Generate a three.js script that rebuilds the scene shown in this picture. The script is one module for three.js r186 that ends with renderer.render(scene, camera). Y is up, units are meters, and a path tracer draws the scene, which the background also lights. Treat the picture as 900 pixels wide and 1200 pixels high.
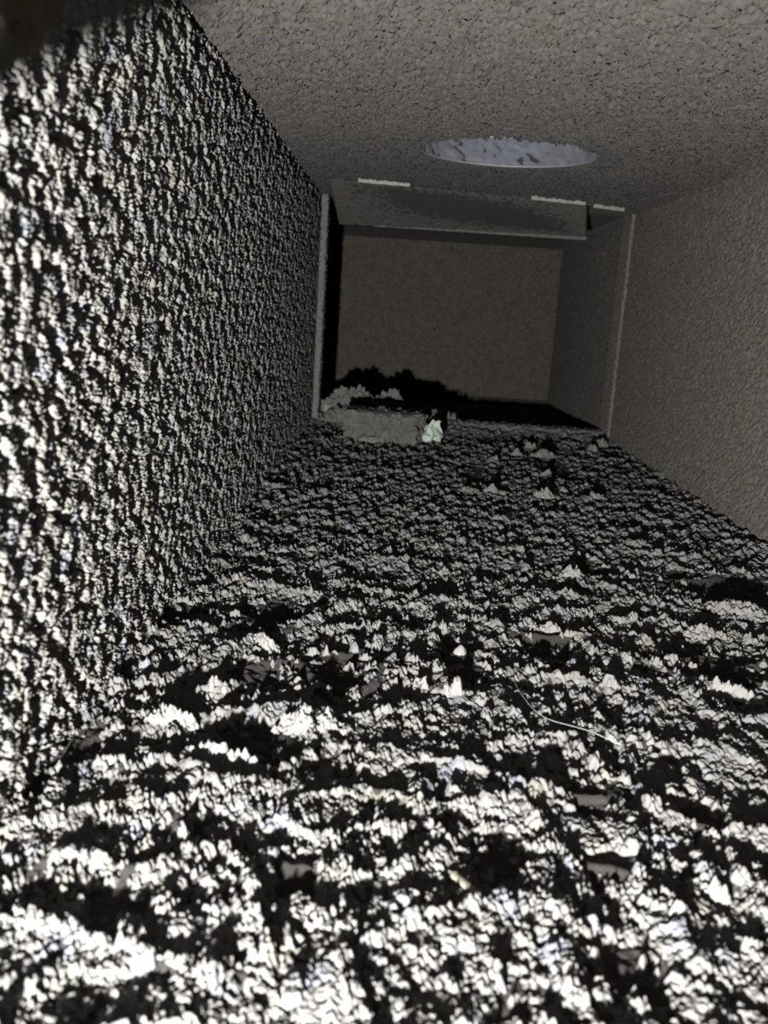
import * as THREE from 'three';
import { mergeGeometries, mergeVertices } from 'three/addons/utils/BufferGeometryUtils.js';
import { RoundedBoxGeometry } from 'three/addons/geometries/RoundedBoxGeometry.js';
import { createNoise2D, createNoise3D } from 'simplex-noise';

// ------------------------------------------------------------------ camera, light, exposure
const scene = new THREE.Scene();
scene.background = new THREE.Color(0x000000);
const camera = new THREE.PerspectiveCamera(2 * Math.atan(600 / 1100) * 180 / Math.PI, 0.75, 0.02, 20);
camera.position.set(0.166, 0.2386, 0);
camera.rotation.set(-0.2185, 0.0036, 0.0659, 'YXZ');
camera.focus = 0.85;
camera.userData.fStop = 12;
const renderer = new THREE.WebGLRenderer({ antialias: true });
renderer.toneMapping = THREE.LinearToneMapping;
renderer.toneMappingExposure = 1.0;
renderer.shadowMap.enabled = true;

const LAMP = { x: 0.07, y: 0.092, z: 0.20, power: 23.5 };   // small hand lamp low in the left corner, behind the camera
const lampLight = new THREE.SpotLight(new THREE.Color(1, 0.97, 0.92), LAMP.power, 0, 1.2, 0.5, 2);
lampLight.position.set(LAMP.x, LAMP.y, LAMP.z - 0.004);
lampLight.target.position.set(LAMP.x + 0.12, LAMP.y + 0.06, LAMP.z - 1);
lampLight.castShadow = true;
lampLight.shadow.radius = 0.45;
lampLight.shadow.mapSize.set(2048, 2048);
lampLight.shadow.camera.near = 0.02;
lampLight.shadow.bias = -0.0005;
scene.add(lampLight, lampLight.target);

// ------------------------------------------------------------------ helpers
const W = 0.6, H = 0.436, D = 1.896, DB = 2.664, NEAR = 0.45;
let seed = 7;
const rnd = () => { seed = (seed * 1664525 + 1013904223) >>> 0; return seed / 4294967296; };
const mk = (s) => { let q = s; return () => { q = (q * 1664525 + 1013904223) >>> 0; return q / 4294967296; }; };
const N = [1, 2, 3, 4, 5, 6].map((k) => createNoise2D(mk(k * 7919)));
const N3 = createNoise3D(mk(4242));
const clamp = (x, a, b) => Math.min(b, Math.max(a, x));
const sstep = (a, b, x) => { const t = clamp((x - a) / (b - a), 0, 1); return t * t * (3 - 2 * t); };
const lin = (r, g, b) => new THREE.Color().setRGB(r, g, b);
const used = new Map();
function numbered(name) { const k = used.get(name) || 0; used.set(name, k + 1); return k ? name + '_' + String(k).padStart(3, '0') : name; }
function put(name, geo, mat, parent = scene) {
  const m = new THREE.Mesh(geo, mat); m.name = parent === scene ? numbered(name) : name;
  m.castShadow = m.receiveShadow = true; parent.add(m); return m;
}
function tag(o, label, category, group) { o.userData.label = label; o.userData.category = category; if (group) o.userData.group = group; return o; }
function struct(name, geo, mat) { const m = put(name, geo, mat); m.userData.kind = 'structure'; return m; }
function box(x0, x1, y0, y1, z0, z1) {
  const g = new THREE.BoxGeometry(x1 - x0, y1 - y0, z1 - z0); g.translate((x0 + x1) / 2, (y0 + y1) / 2, (z0 + z1) / 2); return g;
}

// black fibrous duct liner: fine fibre grain, brown-black flecks
function linerTexture() {
  const n = 512, col = new Uint8Array(n * n * 4), bmp = new Uint8Array(n * n * 4);
  const a = new Float32Array(n * n);
  const r = mk(99);
  for (let k = 0; k < 5200; k++) {                      // scattered short fibres
    let x = r() * n, y = r() * n, t = r() * 6.283; const L = 10 + r() * 34, v = 0.25 + r() * 0.75, c = (r() - 0.5) * 0.08;
    for (let i = 0; i < L; i++) { x += Math.cos(t); y += Math.sin(t); t += c; const q = ((Math.floor(y) + n * 4) % n) * n + (Math.floor(x) + n * 4) % n; a[q] = Math.max(a[q], v); }
  }
  for (let i = 0; i < n * n; i++) {
    const g = r(), f = a[i];
    bmp[i * 4] = bmp[i * 4 + 1] = bmp[i * 4 + 2] = 70 + 110 * f + 60 * g; bmp[i * 4 + 3] = 255;
    col[i * 4] = 16 + 20 * f + 8 * g; col[i * 4 + 1] = 13 + 17 * f + 7 * g; col[i * 4 + 2] = 11 + 14 * f + 7 * g; col[i * 4 + 3] = 255;
  }
  const mkT = (d, s) => { const t = new THREE.DataTexture(d, n, n); t.wrapS = t.wrapT = THREE.RepeatWrapping; t.magFilter = THREE.LinearFilter; t.minFilter = THREE.LinearMipmapLinearFilter; t.generateMipmaps = true; if (s) t.colorSpace = THREE.SRGBColorSpace; t.repeat.set(8, 8); t.needsUpdate = true; return t; };
  return [mkT(col, true), mkT(bmp, false)];
}
const [linerCol, linerBmp] = linerTexture();
const linerMat = new THREE.MeshStandardMaterial({ color: lin(0.42, 0.4, 0.38), map: linerCol, bumpMap: linerBmp, bumpScale: 0.0006, roughness: 0.95 });
const dustMat = new THREE.MeshStandardMaterial({ color: 0xffffff, vertexColors: true, roughness: 1.0 });
const metalMat = new THREE.MeshStandardMaterial({ color: lin(0.36, 0.37, 0.38), metalness: 0.35, roughness: 0.62 });
const paleMetalMat = new THREE.MeshStandardMaterial({ color: lin(0.09, 0.095, 0.1), metalness: 0.15, roughness: 0.6 });

// height-field patch of settled dust over (u, v); F(u, v) returns [cover, height]; cells without dust are left out
function dustPatch(u0, u1, v0, v1, cell, F, place, colour, flip) {
  const nu = Math.max(2, Math.round((u1 - u0) / cell)), nv = Math.max(2, Math.round((v1 - v0) / cell));
  const cov = new Float32Array((nu + 1) * (nv + 1)), hh = new Float32Array((nu + 1) * (nv + 1));
  for (let j = 0, q = 0; j <= nv; j++) for (let i = 0; i <= nu; i++, q++) {
    const [c, h] = F(u0 + (u1 - u0) * i / nu, v0 + (v1 - v0) * j / nv); cov[q] = c; hh[q] = h;
  }
  const id = new Int32Array((nu + 1) * (nv + 1)).fill(-1), pos = [], col = [], idx = [], p = [0, 0, 0], cc = [0, 0, 0];
  const vert = (q) => {
    if (id[q] >= 0) return id[q];
    const i = q % (nu + 1), j = (q / (nu + 1)) | 0, u = u0 + (u1 - u0) * i / nu, v = v0 + (v1 - v0) * j / nv;
    place(u, v, hh[q], p); pos.push(p[0], p[1], p[2]); colour(u, v, cov[q], cc); col.push(cc[0], cc[1], cc[2]);
    return (id[q] = pos.length / 3 - 1);
  };
  for (let j = 0; j < nv; j++) for (let i = 0; i < nu; i++) {
    const q = j * (nu + 1) + i;
    if (cov[q] <= 0 && cov[q + 1] <= 0 && cov[q + nu + 1] <= 0 && cov[q + nu + 2] <= 0) continue;
    const a = vert(q), b = vert(q + 1), c = vert(q + nu + 1), d = vert(q + nu + 2);
    if (flip) idx.push(a, b, c, b, d, c); else idx.push(a, c, b, b, c, d);
  }
  const g = new THREE.BufferGeometry();
  g.setAttribute('position', new THREE.Float32BufferAttribute(pos, 3));
  g.setAttribute('color', new THREE.Float32BufferAttribute(col, 3));
  g.setIndex(idx); g.computeVertexNormals(); return g;
}
// regular sheet used for the liner below the dust
function sheet(u0, u1, v0, v1, nu, nv, place, h) {
  const pos = [], uv = [], idx = [], p = [0, 0, 0];
  for (let j = 0; j <= nv; j++) for (let i = 0; i <= nu; i++) {
    const u = u0 + (u1 - u0) * i / nu, v = v0 + (v1 - v0) * j / nv; place(u, v, h(u, v), p); pos.push(...p); uv.push(u, v);
  }
  for (let j = 0; j < nv; j++) for (let i = 0; i < nu; i++) { const a = j * (nu + 1) + i, b = a + 1, c = a + nu + 1, d = c + 1; idx.push(a, b, c, b, d, c); }
  const g = new THREE.BufferGeometry();
  g.setAttribute('position', new THREE.Float32BufferAttribute(pos, 3)); g.setAttribute('uv', new THREE.Float32BufferAttribute(uv, 2));
  g.setIndex(idx); g.computeVertexNormals(); return g;
}

// ------------------------------------------------------------------ dust functions
const floorSwell = (x, z) => {                                     // gentle humps of the sagging floor liner
  const e = sstep(0, 0.05, x) * sstep(0, 0.05, W - x);
  const r = 1 - Math.abs(N[0](x * 9 + z * 3, z * 11 - x * 4)), s = N[1](x * 6, z * 8 + 5);
  return e * (1 - 0.65 * sstep(0.65, 1.05, z)) * (0.0050 * Math.pow(r, 3) + 0.0016 * s - 0.004) + 0.008 * Math.exp(-Math.pow((z - D + 0.03) / 0.045, 2)) * (0.7 + 0.5 * N[2](x * 14, z * 9)) - 0.024 * sstep(D - 0.01, D + 0.02, z);
};
function clumpField(u, v, bias, low, A, N0) {
  const wu = u + 0.0022 * N[3](u * 160, v * 160), wv = v + 0.0022 * N[4](u * 160 + 9, v * 160);
  const n1 = N[N0](wu * 62, wv * 62), n2 = N[(N0 + 1) % 6](wu * 125, wv * 125), n3 = N[(N0 + 2) % 6](wu * 270, wv * 270), n4 = N[(N0 + 3) % 6](u * 560, v * 560);
  const f = 0.50 * n1 + 0.34 * n2 + 0.24 * n3 + 0.16 * n4 + bias + low;
  if (f <= 0) return [f, -0.0006];
  const n5 = N[(N0 + 4) % 6](u * 760, v * 760);
  return [f, A * Math.pow(Math.min(1, f / 0.7), 0.6) * (1 + 0.16 * n3 + 0.14 * n4 + 0.12 * n5)];
}
const lowN = (k, u, v, s) => N[k](u * s, v * s);
const hash = (i, j, k) => { let h = (i * 374761393 + j * 668265263 + k * 974634777) | 0; h = Math.imul(h ^ (h >>> 13), 1274126177); return ((h ^ (h >>> 16)) >>> 0) / 4294967296; };
function crumbs(u, v, size, k) {                                   // separate rounded crumbs of uneven size: [cover, height of the crumb]
  const x = u / size, y = v / size, i0 = Math.floor(x), j0 = Math.floor(y); let best = -1, hb = 0;
  for (let j = j0 - 1; j <= j0 + 1; j++) for (let i = i0 - 1; i <= i0 + 1; i++) {
    const a = hash(i, j, k), r = 0.34 + 0.42 * a, dx = x - i - hash(i, j, k + 1), dy = (y - j - hash(i, j, k + 2)) * 0.68, f = 1 - Math.sqrt(dx * dx + dy * dy) / r;
    if (f > best) { best = f; hb = 0.25 + 0.75 * hash(i, j, k + 3) * (0.4 + 0.6 * a); }
  }
  return [best, hb];
}
const SHADE_PATCHES = [[0.493, 0.845, 0.053, 0.068], [0.410, 0.632, 0.036, 0.050], [0.291, 0.670, 0.027, 0.042], [0.225, 0.631, 0.022, 0.043], [0.142, 0.592, 0.035, 0.045], [0.080, 0.685, 0.023, 0.044],
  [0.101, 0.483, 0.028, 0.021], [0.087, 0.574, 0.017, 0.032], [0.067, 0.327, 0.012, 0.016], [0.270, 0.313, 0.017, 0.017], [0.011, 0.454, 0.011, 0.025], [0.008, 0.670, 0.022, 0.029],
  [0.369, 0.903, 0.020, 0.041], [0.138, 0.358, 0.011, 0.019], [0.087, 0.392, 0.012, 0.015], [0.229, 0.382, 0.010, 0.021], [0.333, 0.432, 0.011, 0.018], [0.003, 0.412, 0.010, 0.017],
  [0.297, 1.381, 0.022, 0.105], [0.432, 1.511, 0.032, 0.126], [0.279, 0.381, 0.014, 0.010], [0.283, 0.442, 0.018, 0.014]];    // dust left out so black liner stands in for shadows: x, depth, half sizes
const floorF = (x, z) => {
  let low = 0.20 * lowN(5, x + 0.3 * z, z, 9) + 0.28 * lowN(2, x, z, 20) - 0.24 - 0.10 * sstep(0.6, 1.0, z);
  const edge = 0.9 * N[0](x * 55, z * 55) + 0.6 * N[2](x * 130, z * 130);
  for (const [bx, bz, rx, rz] of SHADE_PATCHES) { const q = (x - bx) * (x - bx) / (rx * rx) + (z - bz) * (z - bz) / (rz * rz); if (q < 4) low -= 1.1 * Math.exp(-Math.pow(Math.max(0, q + edge), 2) * 1.2); }
  const n2 = N[1](x * 130, z * 130), n3 = N[2](x * 290, z * 290), n4 = N[3](x * 600, z * 600);
  const wx = x + 0.0016 * N[4](x * 190, z * 190), wz = z + 0.0016 * N[5](x * 190, z * 190);
  const far = sstep(0.6, 1.0, z), A = crumbs(wx, wz, 0.0112, 11), B = crumbs(wx, wz, 0.0130, 51), [c2, h2] = crumbs(wx, wz, 0.0056, 31);
  const ca = A[0] - 0.5 * far, cb = B[0] - 0.04 - 0.5 * (1 - far), c1 = Math.max(ca, cb), h1 = ca > cb ? A[1] : B[1];
  const a = c1 + 0.20 * n2 + 0.22 * n3 + 0.15 * n4 + low, b = c2 - 0.12 - 0.14 * far + 0.22 * n3 + 0.15 * n4 + low;
  const ha = a > 0 ? 0.0078 * h1 * Math.pow(Math.min(1, a / 0.65), 0.8) : 0, hb = b > 0 ? 0.0050 * h2 * Math.pow(Math.min(1, b / 0.65), 0.8) : 0;
  const f = Math.max(a, b), h = Math.max(ha, hb);
  return [f, (f > 0 ? h * (1 + 0.12 * n3 + 0.10 * n4 + 0.06 * N[0](x * 800, z * 800)) : -0.0006) + floorSwell(x, z)];
};
const leftF = (y, z) => {
  const top = 0.45 * sstep(H - 0.035, H - 0.002, y + 0.012 * N[4](y * 30, z * 24)), k = 0.78;
  return clumpField(y * k + 3, z * k, 0.17 - top, 0.12 * lowN(2, y, z, 16), 0.0044, 1);
};
const ceilF = (x, z) => {
  if (z > 1.606 + (x - 0.035) * 0.27 && x > 0.034 && x < 0.512) return [-1, 0];             // covered by the header board
  const d = Math.hypot(x - 0.29, z - 1.275), e = 0.1165 + 0.006 * N[0](x * 40, z * 40) + 0.004 * N[1](x * 130, z * 130);
  if (d < Math.max(e, 0.1145)) return [-1, 0];
  return clumpField(x, z, 0.22, 0.12 * lowN(3, x, z, 12), 0.0052, 2);
};
const bumpF = (A, s, bias) => (u, v) => {
  const w = 0.006 * N[3](u * 40, v * 40);
  const a = N[1]((u + w) * s, (v - w) * s), b = N[4](u * s * 2.1, v * s * 2.1), c = N[2](u * 340, v * 340), d = N[5](u * 720, v * 720);
  const h = A * (0.55 + 0.42 * (1 - Math.abs(a)) * 1.4 - 0.42 + 0.32 * b + 0.14 * c + 0.07 * d);
  return [bias + 0.50 * b + 0.30 * c + 0.20 * d, Math.max(0.0004, h + 0.001)];
};
const rightF = bumpF(0.0066, 60, 0.30), backF = bumpF(0.0075, 60, 0.16);
const tint = (r, g, b, amp) => (u, v, c, o) => {
  const t = N[0](u * 30, v * 30) * 0.5 + N[2](u * 95, v * 95) * 0.5, k = 1 + amp * N[5](u * 210, v * 210) + 0.5 * amp * t, q = N[4](u * 26 + 3, v * 26);
  const blue = sstep(0.45, 0.8, q) * 0.14, yel = sstep(0.5, 0.85, -q) * 0.08;
  o[0] = r * k * (1 - blue * 0.9); o[1] = g * k * (1 - blue * 0.6); o[2] = b * k * (1 + blue - yel * 1.5);
};

const onFloor = (u, v, h, p) => { p[0] = u; p[1] = h; p[2] = -v; };
const onCeil = (u, v, h, p) => { p[0] = u; p[1] = H - h; p[2] = -v; };
const onLeft = (u, v, h, p) => { p[0] = h; p[1] = u; p[2] = -v; };
const onRight = (u, v, h, p) => { p[0] = W - h; p[1] = u; p[2] = -v; };
const onBack = (u, v, h, p) => { p[0] = u; p[1] = v; p[2] = -DB + h; };

// ------------------------------------------------------------------ structure
const linerRelief = (u, v) => floorSwell(u, v) + 0.0008 * N[2](u * 95, v * 95) + 0.0006 * N[3](u * 210, v * 210) - 0.0006;
const T = 0.025;
struct('floor', mergeGeometries([
  sheet(0, W, -NEAR, 0.2, 60, 60, onFloor, floorSwell), sheet(0, W, 0.2, 0.9, 200, 320, onFloor, linerRelief), sheet(0, W, 0.9, DB, 130, 320, onFloor, linerRelief),
  box(-0.12, W + T, -T - 0.032, -0.032, -DB - T, NEAR + T)].map((g) => g.index ? g.toNonIndexed() : g)), linerMat);
const cs = new THREE.Shape([[-0.12, -NEAR - T], [W + T, -NEAR - T], [W + T, DB + T], [-0.12, DB + T]].map(([x, y]) => new THREE.Vector2(x, y)));
const hole = new THREE.Path(); hole.absarc(0.29, 1.275, 0.1142, 0, Math.PI * 2, true); cs.holes.push(hole);
const cg = new THREE.ExtrudeGeometry(cs, { depth: T, bevelEnabled: false, curveSegments: 96 }); cg.rotateX(-Math.PI / 2); cg.translate(0, H, 0);
struct('ceiling', cg, linerMat);
struct('wall_left', box(-T, 0, -0.032, H + 0.001, -D, NEAR), linerMat);
struct('wall_left_001', box(-0.12, -0.10, -0.032, H + 0.001, -DB, -D + 0.02), linerMat);
struct('wall_right', box(W, W + T, -0.032, H + 0.001, -DB, NEAR), linerMat);
struct('wall_back', box(-0.12, W + T, -0.032, H + 0.001, -DB - T, -DB), linerMat);
struct('wall_near', box(-T, W + T, -0.032, H + 0.001, NEAR, NEAR + T), linerMat);
struct('wall_left_002', box(-0.12, -T + 0.001, -0.032, H + 0.001, -D, -D + 0.02), linerMat);

// ------------------------------------------------------------------ dust layers (uncountable)
function layer(name, geos, label) { const m = put(name, mergeGeometries(geos), dustMat); m.userData.kind = 'stuff'; tag(m, label, 'dust'); return m; }
const white = tint(0.057, 0.057, 0.0557, 0.12), wallWhite = tint(0.066, 0.066, 0.063, 0.14), brown0 = tint(0.0155, 0.0139, 0.0122, 0.36), grey = tint(0.0262, 0.0238, 0.0200, 0.34), olive = tint(0.033, 0.030, 0.0238, 0.60), bluishDark = tint(0.0108, 0.0116, 0.0134, 0.42),
  brown = (u, v, c, o) => (Math.min(Math.hypot(u - 0.29, v - 1.275) - 0.145, 0.7 * Math.hypot(u - 0.04, (v - 1.62) * 0.55) - 0.14, 0.8 * Math.hypot(u - 0.30, (v - 1.56) * 1.3) - 0.19) < 0.03 * N[1](u * 22, v * 22) + 0.012 * N[3](u * 120, v * 120) ? bluishDark : brown0)(u, v, c, o);  // darker bluish tone round the collar and toward the far left, ragged edge
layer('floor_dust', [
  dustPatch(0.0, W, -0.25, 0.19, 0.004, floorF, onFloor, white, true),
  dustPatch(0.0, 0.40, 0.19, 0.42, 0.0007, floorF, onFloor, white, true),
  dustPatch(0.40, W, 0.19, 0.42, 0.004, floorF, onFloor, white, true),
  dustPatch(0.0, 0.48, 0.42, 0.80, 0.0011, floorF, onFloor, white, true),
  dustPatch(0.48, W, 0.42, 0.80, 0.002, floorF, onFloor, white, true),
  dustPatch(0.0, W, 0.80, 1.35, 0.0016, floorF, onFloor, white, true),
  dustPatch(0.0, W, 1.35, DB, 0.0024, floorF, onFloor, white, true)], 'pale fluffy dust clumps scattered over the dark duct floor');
layer('wall_dust', [
  dustPatch(0, H, -0.2, 0.36, 0.006, leftF, onLeft, wallWhite, false),
  dustPatch(0, H, 0.36, 0.62, 0.0009, leftF, onLeft, wallWhite, false),
  dustPatch(0, H, 0.62, 1.1, 0.0014, leftF, onLeft, wallWhite, false),
  dustPatch(0, H, 1.1, D - 0.03, 0.0020, leftF, onLeft, wallWhite, false)], 'speckled pale dust clumps clinging to the black left wall');
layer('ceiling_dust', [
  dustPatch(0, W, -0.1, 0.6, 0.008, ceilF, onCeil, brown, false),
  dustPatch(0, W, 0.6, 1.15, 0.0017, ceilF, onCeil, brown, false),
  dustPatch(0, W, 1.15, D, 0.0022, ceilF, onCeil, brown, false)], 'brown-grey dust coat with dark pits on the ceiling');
layer('wall_dust', [
  dustPatch(0, H, 0.0, 0.85, 0.008, rightF, onRight, grey, true),
  dustPatch(0, H, 0.85, D - 0.02, 0.0020, rightF, onRight, grey, true),
  dustPatch(0, H, D + 0.02, DB, 0.0032, rightF, onRight, grey, true)], 'leathery brown-grey dust coat on the smooth right wall');
layer('wall_dust', [dustPatch(-0.02, W, 0.0, 0.412, 0.0018, backF, onBack, olive, false)], 'leathery brown-grey dust coat on the far end wall');

// ------------------------------------------------------------------ joint strips round the far opening
function roughBar(x0, x1, y0, y1, z0, z1, n, amp, colour, s = 1) {      // bar with a rough dusty skin
  const g0 = new THREE.BoxGeometry(x1 - x0, y1 - y0, z1 - z0, ...n); g0.deleteAttribute('uv'); g0.deleteAttribute('normal');
  const g = mergeVertices(g0, 1e-5); g.translate((x0 + x1) / 2, (y0 + y1) / 2, (z0 + z1) / 2);
  const P = g.attributes.position, col = [];
  const v = new THREE.Vector3(), c = new THREE.Vector3((x0 + x1) / 2, (y0 + y1) / 2, (z0 + z1) / 2);
  for (let i = 0; i < P.count; i++) {
    v.fromBufferAttribute(P, i);
    const a = N3(v.x * 90 * s, v.y * 90 * s, v.z * 90 * s), b = N3(v.x * 260 * s + 7, v.y * 260 * s, v.z * 260 * s), d = v.clone().sub(c);
    d.x /= x1 - x0; d.y /= y1 - y0; d.z /= z1 - z0; d.normalize(); v.addScaledVector(d, amp * (0.7 * a + 0.5 * b)); P.setXYZ(i, v.x, v.y, v.z);
    const k = 1 + 0.22 * b + 0.12 * a; col.push(colour[0] * k, colour[1] * k, colour[2] * k);
  }
  g.setAttribute('color', new THREE.Float32BufferAttribute(col, 3)); g.computeVertexNormals(); return g;
}
struct('trim_1', roughBar(-0.004, 0.015, 0, H, -D - 0.01, -D + 0.035, [6, 160, 12], 0.0040, [0.05, 0.053, 0.053]), dustMat);
struct('trim_2', roughBar(W - 0.010, W + 0.002, 0, H, -D - 0.045, -D + 0.04, [4, 160, 16], 0.0032, [0.046, 0.0435, 0.036]), dustMat);
struct('trim_3', roughBar(-0.02, W, -0.012, 0.014, -D - 0.03, -D + 0.012, [220, 8, 12], 0.0075, [0.036, 0.036, 0.036]), dustMat);

// ------------------------------------------------------------------ things
// sagging header board below the ceiling at the far end: slanted board + front lip + dusty skin
{
  const o = new THREE.Group(); o.name = numbered('header_board'); o.position.set(0.03, H, -D); scene.add(o);
  tag(o, 'sagging dusty header board below the ceiling at the far end', 'board');
  const K = [[0.005, -0.003, 0.296], [0.448, -0.003, 0.176], [0.485, -0.047, 0], [0.005, -0.052, 0]];      // underside corners: front left, front right, rear right, rear left
  const q = [];
  const tri = (...v) => v.forEach((p) => q.push(...p));
  const top = K.map(([x, , z]) => [x, 0.001, z]);
  tri(K[0], K[2], K[1], K[0], K[3], K[2], top[0], top[1], top[2], top[0], top[2], top[3]);
  for (let k = 0; k < 4; k++) { const a = K[k], b = K[(k + 1) % 4], c = top[k], d = top[(k + 1) % 4]; tri(a, b, c, b, d, c); }
  const g = new THREE.BufferGeometry(); g.setAttribute('position', new THREE.Float32BufferAttribute(q, 3));
  g.setAttribute('uv', new THREE.Float32BufferAttribute(q.filter((_, n) => n % 3 !== 1), 2)); g.computeVertexNormals();
  put('panel', g, linerMat, o);
  const slope = (u, v, h, p) => {                                  // u, v in metres over the underside
    const a = clamp(u / 0.46, 0, 1), b = clamp(v / 0.27, 0, 1);
    for (let k = 0; k < 3; k++) p[k] = (K[3][k] * (1 - a) + K[2][k] * a) * (1 - b) + (K[0][k] * (1 - a) + K[1][k] * a) * b;
    p[1] -= h;
  };
  const skin = dustPatch(0.002, 0.458, 0.002, 0.268, 0.0022, (u, v) => clumpField(u + 0.7, v + 2, 0.36, 0.20 * lowN(1, u, v, 16), 0.0026, 3), slope, tint(0.027, 0.0255, 0.0225, 0.45), true);
  const sk = put('dust_skin', skin, dustMat, o); sk.userData.kind = 'stuff';
  put('bottom_lip', roughBar(0.075, 0.485, -0.0535, -0.0475, -0.010, 0.004, [180, 2, 6], 0.0012, [0.042, 0.041, 0.037]), dustMat, o);
}
// bright bare pieces of metal edging along the front of the header
function edging(x0, x1, z, dz, label) {
  const o = new THREE.Group(); o.name = numbered('metal_edging'); o.position.set((x0 + x1) / 2, H - 0.006, z); o.rotation.y = Math.atan2(dz, x1 - x0); scene.add(o);
  tag(o, label, 'metal strip'); const L = (x1 - x0) / 2;
  put('face', roughBar(-L, L, -0.0035, 0.0035, -0.001, 0.001, [60, 3, 1], 0.0006, [0.12, 0.12, 0.11]), dustMat, o);
  put('flange', roughBar(-L, L, 0.0028, 0.0042, -0.02, 0.001, [60, 1, 4], 0.0005, [0.1, 0.1, 0.09]), dustMat, o);
}
edging(0.083, 0.168, -1.605, 0.012, 'bright bare metal edging strip at the left of the header board');
edging(0.373, 0.476, -1.695, 0.032, 'bright bare metal edging strip in front of the header board\'s right half');
edging(0.490, 0.558, -1.754, 0.034, 'short dull metal edging strip next to the far right corner');

// round branch collar in the ceiling
{
  const o = new THREE.Group(); o.name = numbered('round_collar'); o.position.set(0.29, H, -1.275); scene.add(o);
  tag(o, 'round grey metal branch collar cut into the dusty ceiling', 'duct collar');
  const wall = new THREE.CylinderGeometry(0.113, 0.113, 0.13, 96, 30, true); wall.translate(0, 0.065, 0);
  const P = wall.attributes.position, col = [];
  for (let i = 0; i < P.count; i++) {
    const x = P.getX(i), y = P.getY(i), z = P.getZ(i), a = N3(x * 60, y * 60, z * 60), b = N3(x * 190, y * 190, z * 190), k = 1 - 0.0022 * (a + 0.7 * b) / 0.113;
    P.setX(i, x * k); P.setZ(i, z * k); const q = 1 + 0.3 * b + 0.25 * a; col.push(0.042 * q, 0.047 * q, 0.058 * q);
  }
  wall.setAttribute('color', new THREE.Float32BufferAttribute(col, 3)); wall.computeVertexNormals();
  put('sleeve', wall, dustMat, o);
  const rim = new THREE.TorusGeometry(0.1130, 0.0013, 8, 160); rim.rotateX(Math.PI / 2);
  put('rim', rim, paleMetalMat, o);
  const cap = new THREE.CylinderGeometry(0.116, 0.116, 0.004, 64); cap.translate(0, 0.132, 0); put('cap', cap, linerMat, o);
}

// solid lump of debris, rounded and uneven, flattened below
function lumpGeo(w, h, d, s, colour, detail = 20) {
  const g0 = new THREE.IcosahedronGeometry(1, detail); g0.deleteAttribute('uv'); g0.deleteAttribute('normal'); const g = mergeVertices(g0, 1e-5);
  const P = g.attributes.position, col = [], v = new THREE.Vector3(), ps = s * 13.7;
  for (let i = 0; i < P.count; i++) {
    v.fromBufferAttribute(P, i); const n = v.clone(), x = n.x * w * 50 + ps, y = n.y * h * 50, z = n.z * d * 50;
    const a = N3(n.x * 1.3 + ps, n.y * 1.3, n.z * 1.3), b = N3(x, y, z), c = N3(x * 3.1, y * 3.1, z * 3.1), e = N3(x * 7, y * 7, z * 7);
    v.multiplyScalar(1 + 0.20 * a + 0.14 * b + 0.07 * c + 0.04 * e); v.set(v.x * w / 2, v.y * h, v.z * d / 2); if (v.y < -0.0015) v.y = -0.0015;
    P.setXYZ(i, v.x, v.y, v.z); const q = 1 + 0.16 * c + 0.12 * b; col.push(colour[0] * q, colour[1] * q, colour[2] * q);
  }
  g.setAttribute('color', new THREE.Float32BufferAttribute(col, 3)); g.computeVertexNormals(); return g;
}
// fluffy lump of dust: a ragged dome of clumps
function fluffGeo(w, h, d, s, colour) {
  const o = s * 3.17, cell = clamp(w / 70, 0.00035, 0.0012);
  const F = (x, z) => {
    const r = 1 - (4 * x * x) / (w * w) - (4 * z * z) / (d * d), u = x + o, v = z + o;
    const n1 = N[0](u * 90, v * 90), n2 = N[1](u * 230, v * 230), n3 = N[2](u * 520, v * 520), n4 = N[3](u * 1000, v * 1000);
    const f = 0.9 * r + 0.34 * n1 + 0.16 * n2 + 0.10 * n3 - 0.08;
    return [f, f <= 0 ? -0.001 : 0.85 * h * Math.pow(Math.min(1.1, f), 1.1) * (1 + 0.16 * n1 + 0.06 * n2 + 0.04 * n3 + 0.02 * n4)];
  };
  return dustPatch(-w * 0.68, w * 0.68, -d * 0.68, d * 0.68, cell, F, (u, v, y, p) => { p[0] = u; p[1] = y; p[2] = v; },
    (u, v, c, q) => { const k = 1 + 0.10 * N[4](u * 400 + o, v * 400) + 0.06 * N[5](u * 150, v * 150 + o); q[0] = colour[0] * k; q[1] = colour[1] * k; q[2] = colour[2] * k; }, false);
}
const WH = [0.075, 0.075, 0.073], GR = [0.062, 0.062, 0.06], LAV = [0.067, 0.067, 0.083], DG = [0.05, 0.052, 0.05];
function lump(x, z, w, h, d, turn, colour, label, group, name = 'dust_lump') {
  const m = put(name, fluffGeo(w, h, d, ++lump.n, colour), dustMat);
  m.position.set(x, floorSwell(x, -z) + (z < -1 ? 0.0035 : 0.001), z); m.rotation.y = turn; tag(m, label, 'dust lump', group); return m;
}
lump.n = 0;
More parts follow.
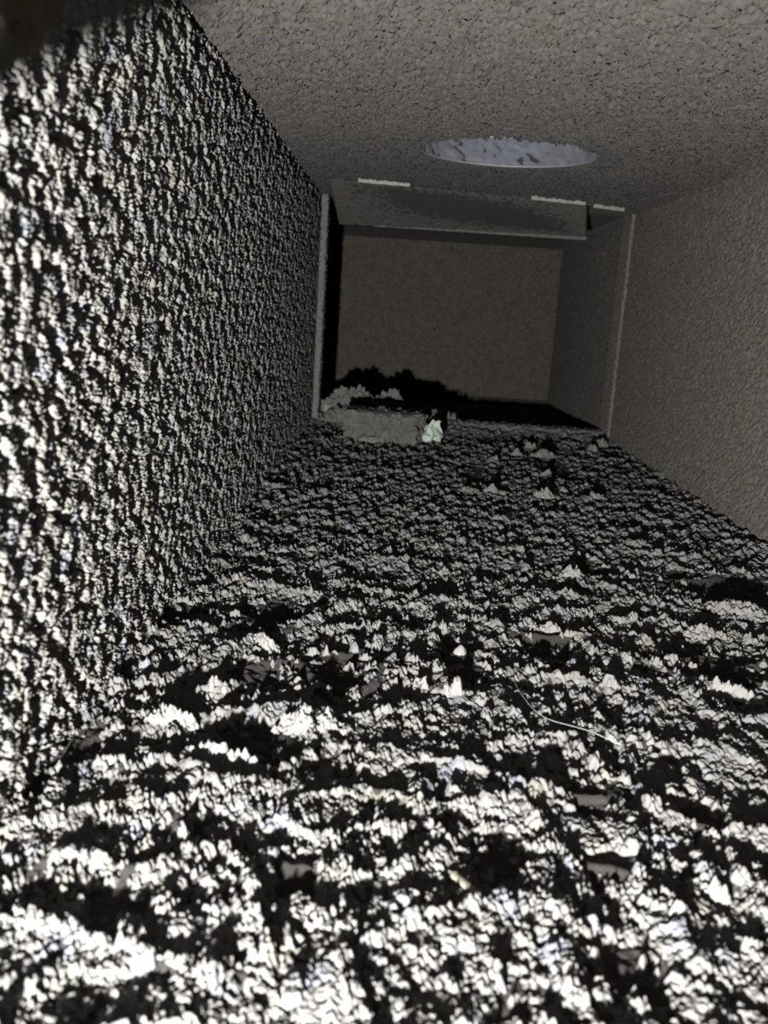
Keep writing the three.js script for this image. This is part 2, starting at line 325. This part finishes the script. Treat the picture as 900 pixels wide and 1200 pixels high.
const LUMPS = [
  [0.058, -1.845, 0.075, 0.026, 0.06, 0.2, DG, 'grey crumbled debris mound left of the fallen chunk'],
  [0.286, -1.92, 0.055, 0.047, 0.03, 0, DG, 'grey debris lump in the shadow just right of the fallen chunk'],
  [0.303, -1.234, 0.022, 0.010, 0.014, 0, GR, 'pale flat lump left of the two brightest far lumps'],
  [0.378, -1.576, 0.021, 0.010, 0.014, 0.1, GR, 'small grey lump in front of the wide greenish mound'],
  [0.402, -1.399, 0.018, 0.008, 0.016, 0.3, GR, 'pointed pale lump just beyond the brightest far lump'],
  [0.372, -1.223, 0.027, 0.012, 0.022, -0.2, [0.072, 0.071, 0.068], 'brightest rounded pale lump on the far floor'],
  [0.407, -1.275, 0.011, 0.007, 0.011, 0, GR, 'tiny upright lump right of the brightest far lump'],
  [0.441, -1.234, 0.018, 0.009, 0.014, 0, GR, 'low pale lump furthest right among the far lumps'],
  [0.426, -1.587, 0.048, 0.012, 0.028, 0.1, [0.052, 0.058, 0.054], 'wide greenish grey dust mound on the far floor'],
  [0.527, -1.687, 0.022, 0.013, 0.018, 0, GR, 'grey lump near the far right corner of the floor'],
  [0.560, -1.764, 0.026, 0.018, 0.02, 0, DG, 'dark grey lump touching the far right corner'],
  [0.333, -1.505, 0.019, 0.009, 0.014, 0.2, GR, 'flat grey lump left of the wide greenish mound'],
  [0.415, -1.678, 0.023, 0.010, 0.016, 0, GR, 'grey lump just behind the wide greenish mound'],
  [0.344, -0.852, 0.024, 0.009, 0.018, 0.2, WH, 'tufted white lump midway along the floor'],
  [0.421, -0.710, 0.028, 0.009, 0.022, 0.1, GR, 'smooth oval grey lump beside the large right-hand mound'],
  [0.400, -0.857, 0.008, 0.006, 0.008, 0, WH, 'tiny round white ball midway along the floor'],
  [0.470, -0.770, 0.060, 0.009, 0.034, -0.4, GR, 'large crusty grey mound near the right edge of view'],
  [0.194, -0.563, 0.019, 0.012, 0.014, 0, WH, 'left of a pair of bright white tufts at mid floor'],
  [0.215, -0.557, 0.019, 0.012, 0.015, 0.2, WH, 'right of a pair of bright white tufts at mid floor'],
  [0.224, -0.627, 0.009, 0.006, 0.009, 0, WH, 'lone white ball in the dark hollow behind the tuft pair'],
  [0.131, -0.498, 0.044, 0.012, 0.022, 0.15, WH, 'broad white ridge of dust with a dark hollow in its top'],
  [0.088, -0.453, 0.052, 0.012, 0.014, -0.25, WH, 'long narrow white dust ridge in the left foreground'],
  [0.052, -0.489, 0.032, 0.012, 0.016, -0.1, WH, 'short white tufted ridge close to the left wall'],
  [0.018, -0.568, 0.014, 0.006, 0.010, 0, LAV, 'bluish dust scrap at the foot of the left wall'],
  [0.068, -0.537, 0.022, 0.009, 0.012, -0.4, WH, 'white lump between the left wall and the broad ridge'],
  [0.083, -0.621, 0.034, 0.010, 0.016, -0.5, WH, 'slanting white dust ridge behind the broad ridge'],
  [0.317, -0.430, 0.007, 0.006, 0.007, 0, WH, 'small bright white ball above the lavender tuft'],
  [0.317, -0.364, 0.026, 0.009, 0.008, -0.9, WH, 'slim slanting white ridge right of the lavender tuft'],
  [0.297, -0.344, 0.011, 0.007, 0.011, 0, WH, 'smooth white lump below the slim slanting ridge'],
  [0.306, -0.401, 0.014, 0.006, 0.012, 0, LAV, 'lavender tinted tuft in the right foreground'],
  [0.258, -0.334, 0.014, 0.006, 0.011, 0, LAV, 'bluish flaky tuft beside a dark hollow in the foreground'],
  [0.294, -0.324, 0.011, 0.006, 0.009, 0, LAV, 'bluish tuft nearest the bottom right corner'],
  [0.296, -0.699, 0.026, 0.008, 0.014, 0.1, WH, 'low white lump left of the smooth oval grey lump'],
  [0.399, -0.599, 0.066, 0.009, 0.018, -0.55, WH, 'long slanting pale ridge below the dark patch at right'],
];
for (const a of LUMPS) lump(...a);

// fallen chunk of duct liner at the far end, dusty front, dark broken top
{
  const o = new THREE.Group(); o.name = numbered('insulation_chunk'); o.position.set(0.148, 0, -1.665); o.rotation.y = -0.22; scene.add(o);
  tag(o, 'fallen grey insulation chunk with a dark top at the far end', 'insulation');
  put('body', roughBar(-0.064, 0.064, -0.002, 0.048, -0.045, 0.035, [60, 26, 36], 0.013, [0.036, 0.035, 0.0325], 0.35), dustMat, o);
  put('facing', roughBar(-0.060, 0.058, 0.046, 0.053, -0.05, 0.03, [50, 4, 36], 0.004, [0.012, 0.012, 0.012], 0.6), dustMat, o);
  put('fringe', lumpGeo(0.05, 0.008, 0.02, 77, GR, 12).translate(-0.01, 0.002, 0.045), dustMat, o);
}
{
  const m = put('debris_heap', mergeGeometries([
    lumpGeo(0.12, 0.058, 0.05, 91, DG, 26).translate(-0.02, 0, 0), lumpGeo(0.11, 0.058, 0.05, 92, DG, 26).translate(0.06, 0, 0.01), lumpGeo(0.09, 0.036, 0.05, 93, DG, 20).translate(0.13, 0, 0.01)]), dustMat);
  m.position.set(0.098, 0.0, -1.93); tag(m, 'long dark debris heap against the joint behind the chunk', 'debris');
}
{
  const m = put('debris_lump', lumpGeo(0.02, 0.018, 0.016, 55, [0.10, 0.10, 0.095], 12), dustMat);
  m.position.set(0.033, 0.012, -1.9); tag(m, 'small pale pebble of debris by the far left strip', 'debris');
}
// crumpled white scrap
{
  const g = new THREE.PlaneGeometry(0.046, 0.042, 14, 10); const P = g.attributes.position;
  for (let i = 0; i < P.count; i++) { const x = P.getX(i), y = P.getY(i); P.setZ(i, 0.012 * N3(x * 45, y * 45, 3) + 0.005 * N3(x * 120, y * 120, 9)); P.setX(i, x * (1 - 0.6 * (y + 0.021) / 0.042) + 0.006 * N3(x * 40, y * 40, 20)); }
  const back = g.clone(); back.translate(0, 0, -0.0012); back.index.array.reverse();
  const all = mergeGeometries([g, back]); all.computeVertexNormals(); all.rotateX(-0.6); all.translate(0, 0.02, 0);
  const m = put('paper_scrap', all, new THREE.MeshStandardMaterial({ color: lin(0.19, 0.23, 0.20), roughness: 0.9 }));
  m.position.set(0.237, 0.001, -1.67); m.rotation.y = -0.3; tag(m, 'crumpled greenish white scrap beside the fallen insulation chunk', 'scrap');
}
// long torn flap of liner standing off the upper left wall beside the camera; end in view, unseen length added to shade the wall
{
  const o = new THREE.Group(); o.name = numbered('liner_flap'); o.position.set(0, 0, 0); scene.add(o);
  tag(o, 'torn olive-brown liner flap at the upper left, with an added unseen length that shades the wall', 'liner flap');
  const Z0 = -0.07, Z1 = -0.385, low = (t) => 0.196 + 0.140 * t + 0.014 * N[1](t * 7, 2) + 0.005 * N[2](t * 22, 5), out = (t, y) => (0.054 - 0.022 * t + 0.006 * N[0](y * 16, t * 3) + 0.003 * N[3](y * 60, t * 9)) * (1 - 0.6 * sstep(0.36, 0.436, y));
  const P = (s, t, yy, p) => { const l = low(t), y = l + (H - 0.004 - l) * yy; p[0] = -0.001 + (out(t, y) + 0.001) * s; p[1] = y; p[2] = Z0 + (Z1 - Z0) * t + 0.004 * N[4](y * 30, s * 2); };
  const parts = [
    sheet(0, 1, 0, 1, 60, 40, (u, v, h, p) => P(1, u, v, p), () => 0), sheet(0, 1, 0, 1, 8, 40, (u, v, h, p) => P(u, 0, v, p), () => 0),
    sheet(0, 1, 0, 1, 8, 40, (u, v, h, p) => P(u, 1, v, p), () => 0), sheet(0, 1, 0, 1, 8, 60, (u, v, h, p) => P(u, v, 0, p), () => 0)];
  put('sheet', mergeGeometries(parts), new THREE.MeshStandardMaterial({ color: lin(0.035, 0.030, 0.012), roughness: 0.95, bumpMap: linerBmp, bumpScale: 0.0006 }), o);
}
// hairs and fibre slivers
function strand(name, pts, r, mat, label, category) {
  const c = new THREE.CatmullRomCurve3(pts.map(([x, y, z]) => new THREE.Vector3(x, y + floorSwell(x, -z), z)));
  return tag(put(name, new THREE.TubeGeometry(c, 60, r, 6), mat), label, category);
}
const hairMat = new THREE.MeshStandardMaterial({ color: lin(0.14, 0.15, 0.155), roughness: 0.5 });
strand('fibre', [[0.2556, 0.007, -0.582], [0.2582, 0.008, -0.5485], [0.2643, 0.008, -0.5237], [0.2705, 0.008, -0.5142], [0.2773, 0.008, -0.5096], [0.2909, 0.008, -0.5029], [0.3081, 0.006, -0.4958]], 0.00014, hairMat, 'thin curved pale hair lying across the foreground dust', 'fibre');
const sliverMat = new THREE.MeshStandardMaterial({ color: lin(0.10, 0.09, 0.07), roughness: 0.8 });
{
  const g = new THREE.CapsuleGeometry(0.0022, 0.015, 6, 12); g.rotateZ(Math.PI / 2); g.scale(1, 0.45, 1); const P = g.attributes.position;
  for (let i = 0; i < P.count; i++) { const x = P.getX(i); P.setY(i, P.getY(i) + 14 * x * x + 0.0003 * N3(x * 600, P.getZ(i) * 600, 1)); }
  g.computeVertexNormals(); const m = put('fibre_sliver', g, sliverMat); m.position.set(0.21, floorSwell(0.21, 0.354) + 0.003, -0.354); m.rotation.y = -0.95;
  tag(m, 'dull brown fibre sliver in a dark gap of foreground dust', 'sliver');
}

// ------------------------------------------------------------------ the hand lamp behind the camera
{
  const o = new THREE.Group(); o.name = numbered('hand_lamp'); o.position.set(LAMP.x, 0, LAMP.z); scene.add(o);
  tag(o, 'small dark hand lamp standing in the left corner behind the view', 'lamp');
  const dark = new THREE.MeshStandardMaterial({ color: lin(0.02, 0.02, 0.02), roughness: 0.6 });
  const b = new RoundedBoxGeometry(0.05, LAMP.y + 0.012, 0.012, 3, 0.004); b.translate(0, (LAMP.y + 0.012) / 2, 0.008); put('body', b, dark, o);
  const e = new THREE.CylinderGeometry(0.005, 0.005, 0.0015, 24); e.rotateX(Math.PI / 2); e.translate(0, LAMP.y, 0.0012);
  put('lens', e, new THREE.MeshStandardMaterial({ color: 0xffffff, emissive: new THREE.Color(1, 0.97, 0.92), emissiveIntensity: 2 }), o);
}
renderer.render(scene, camera);
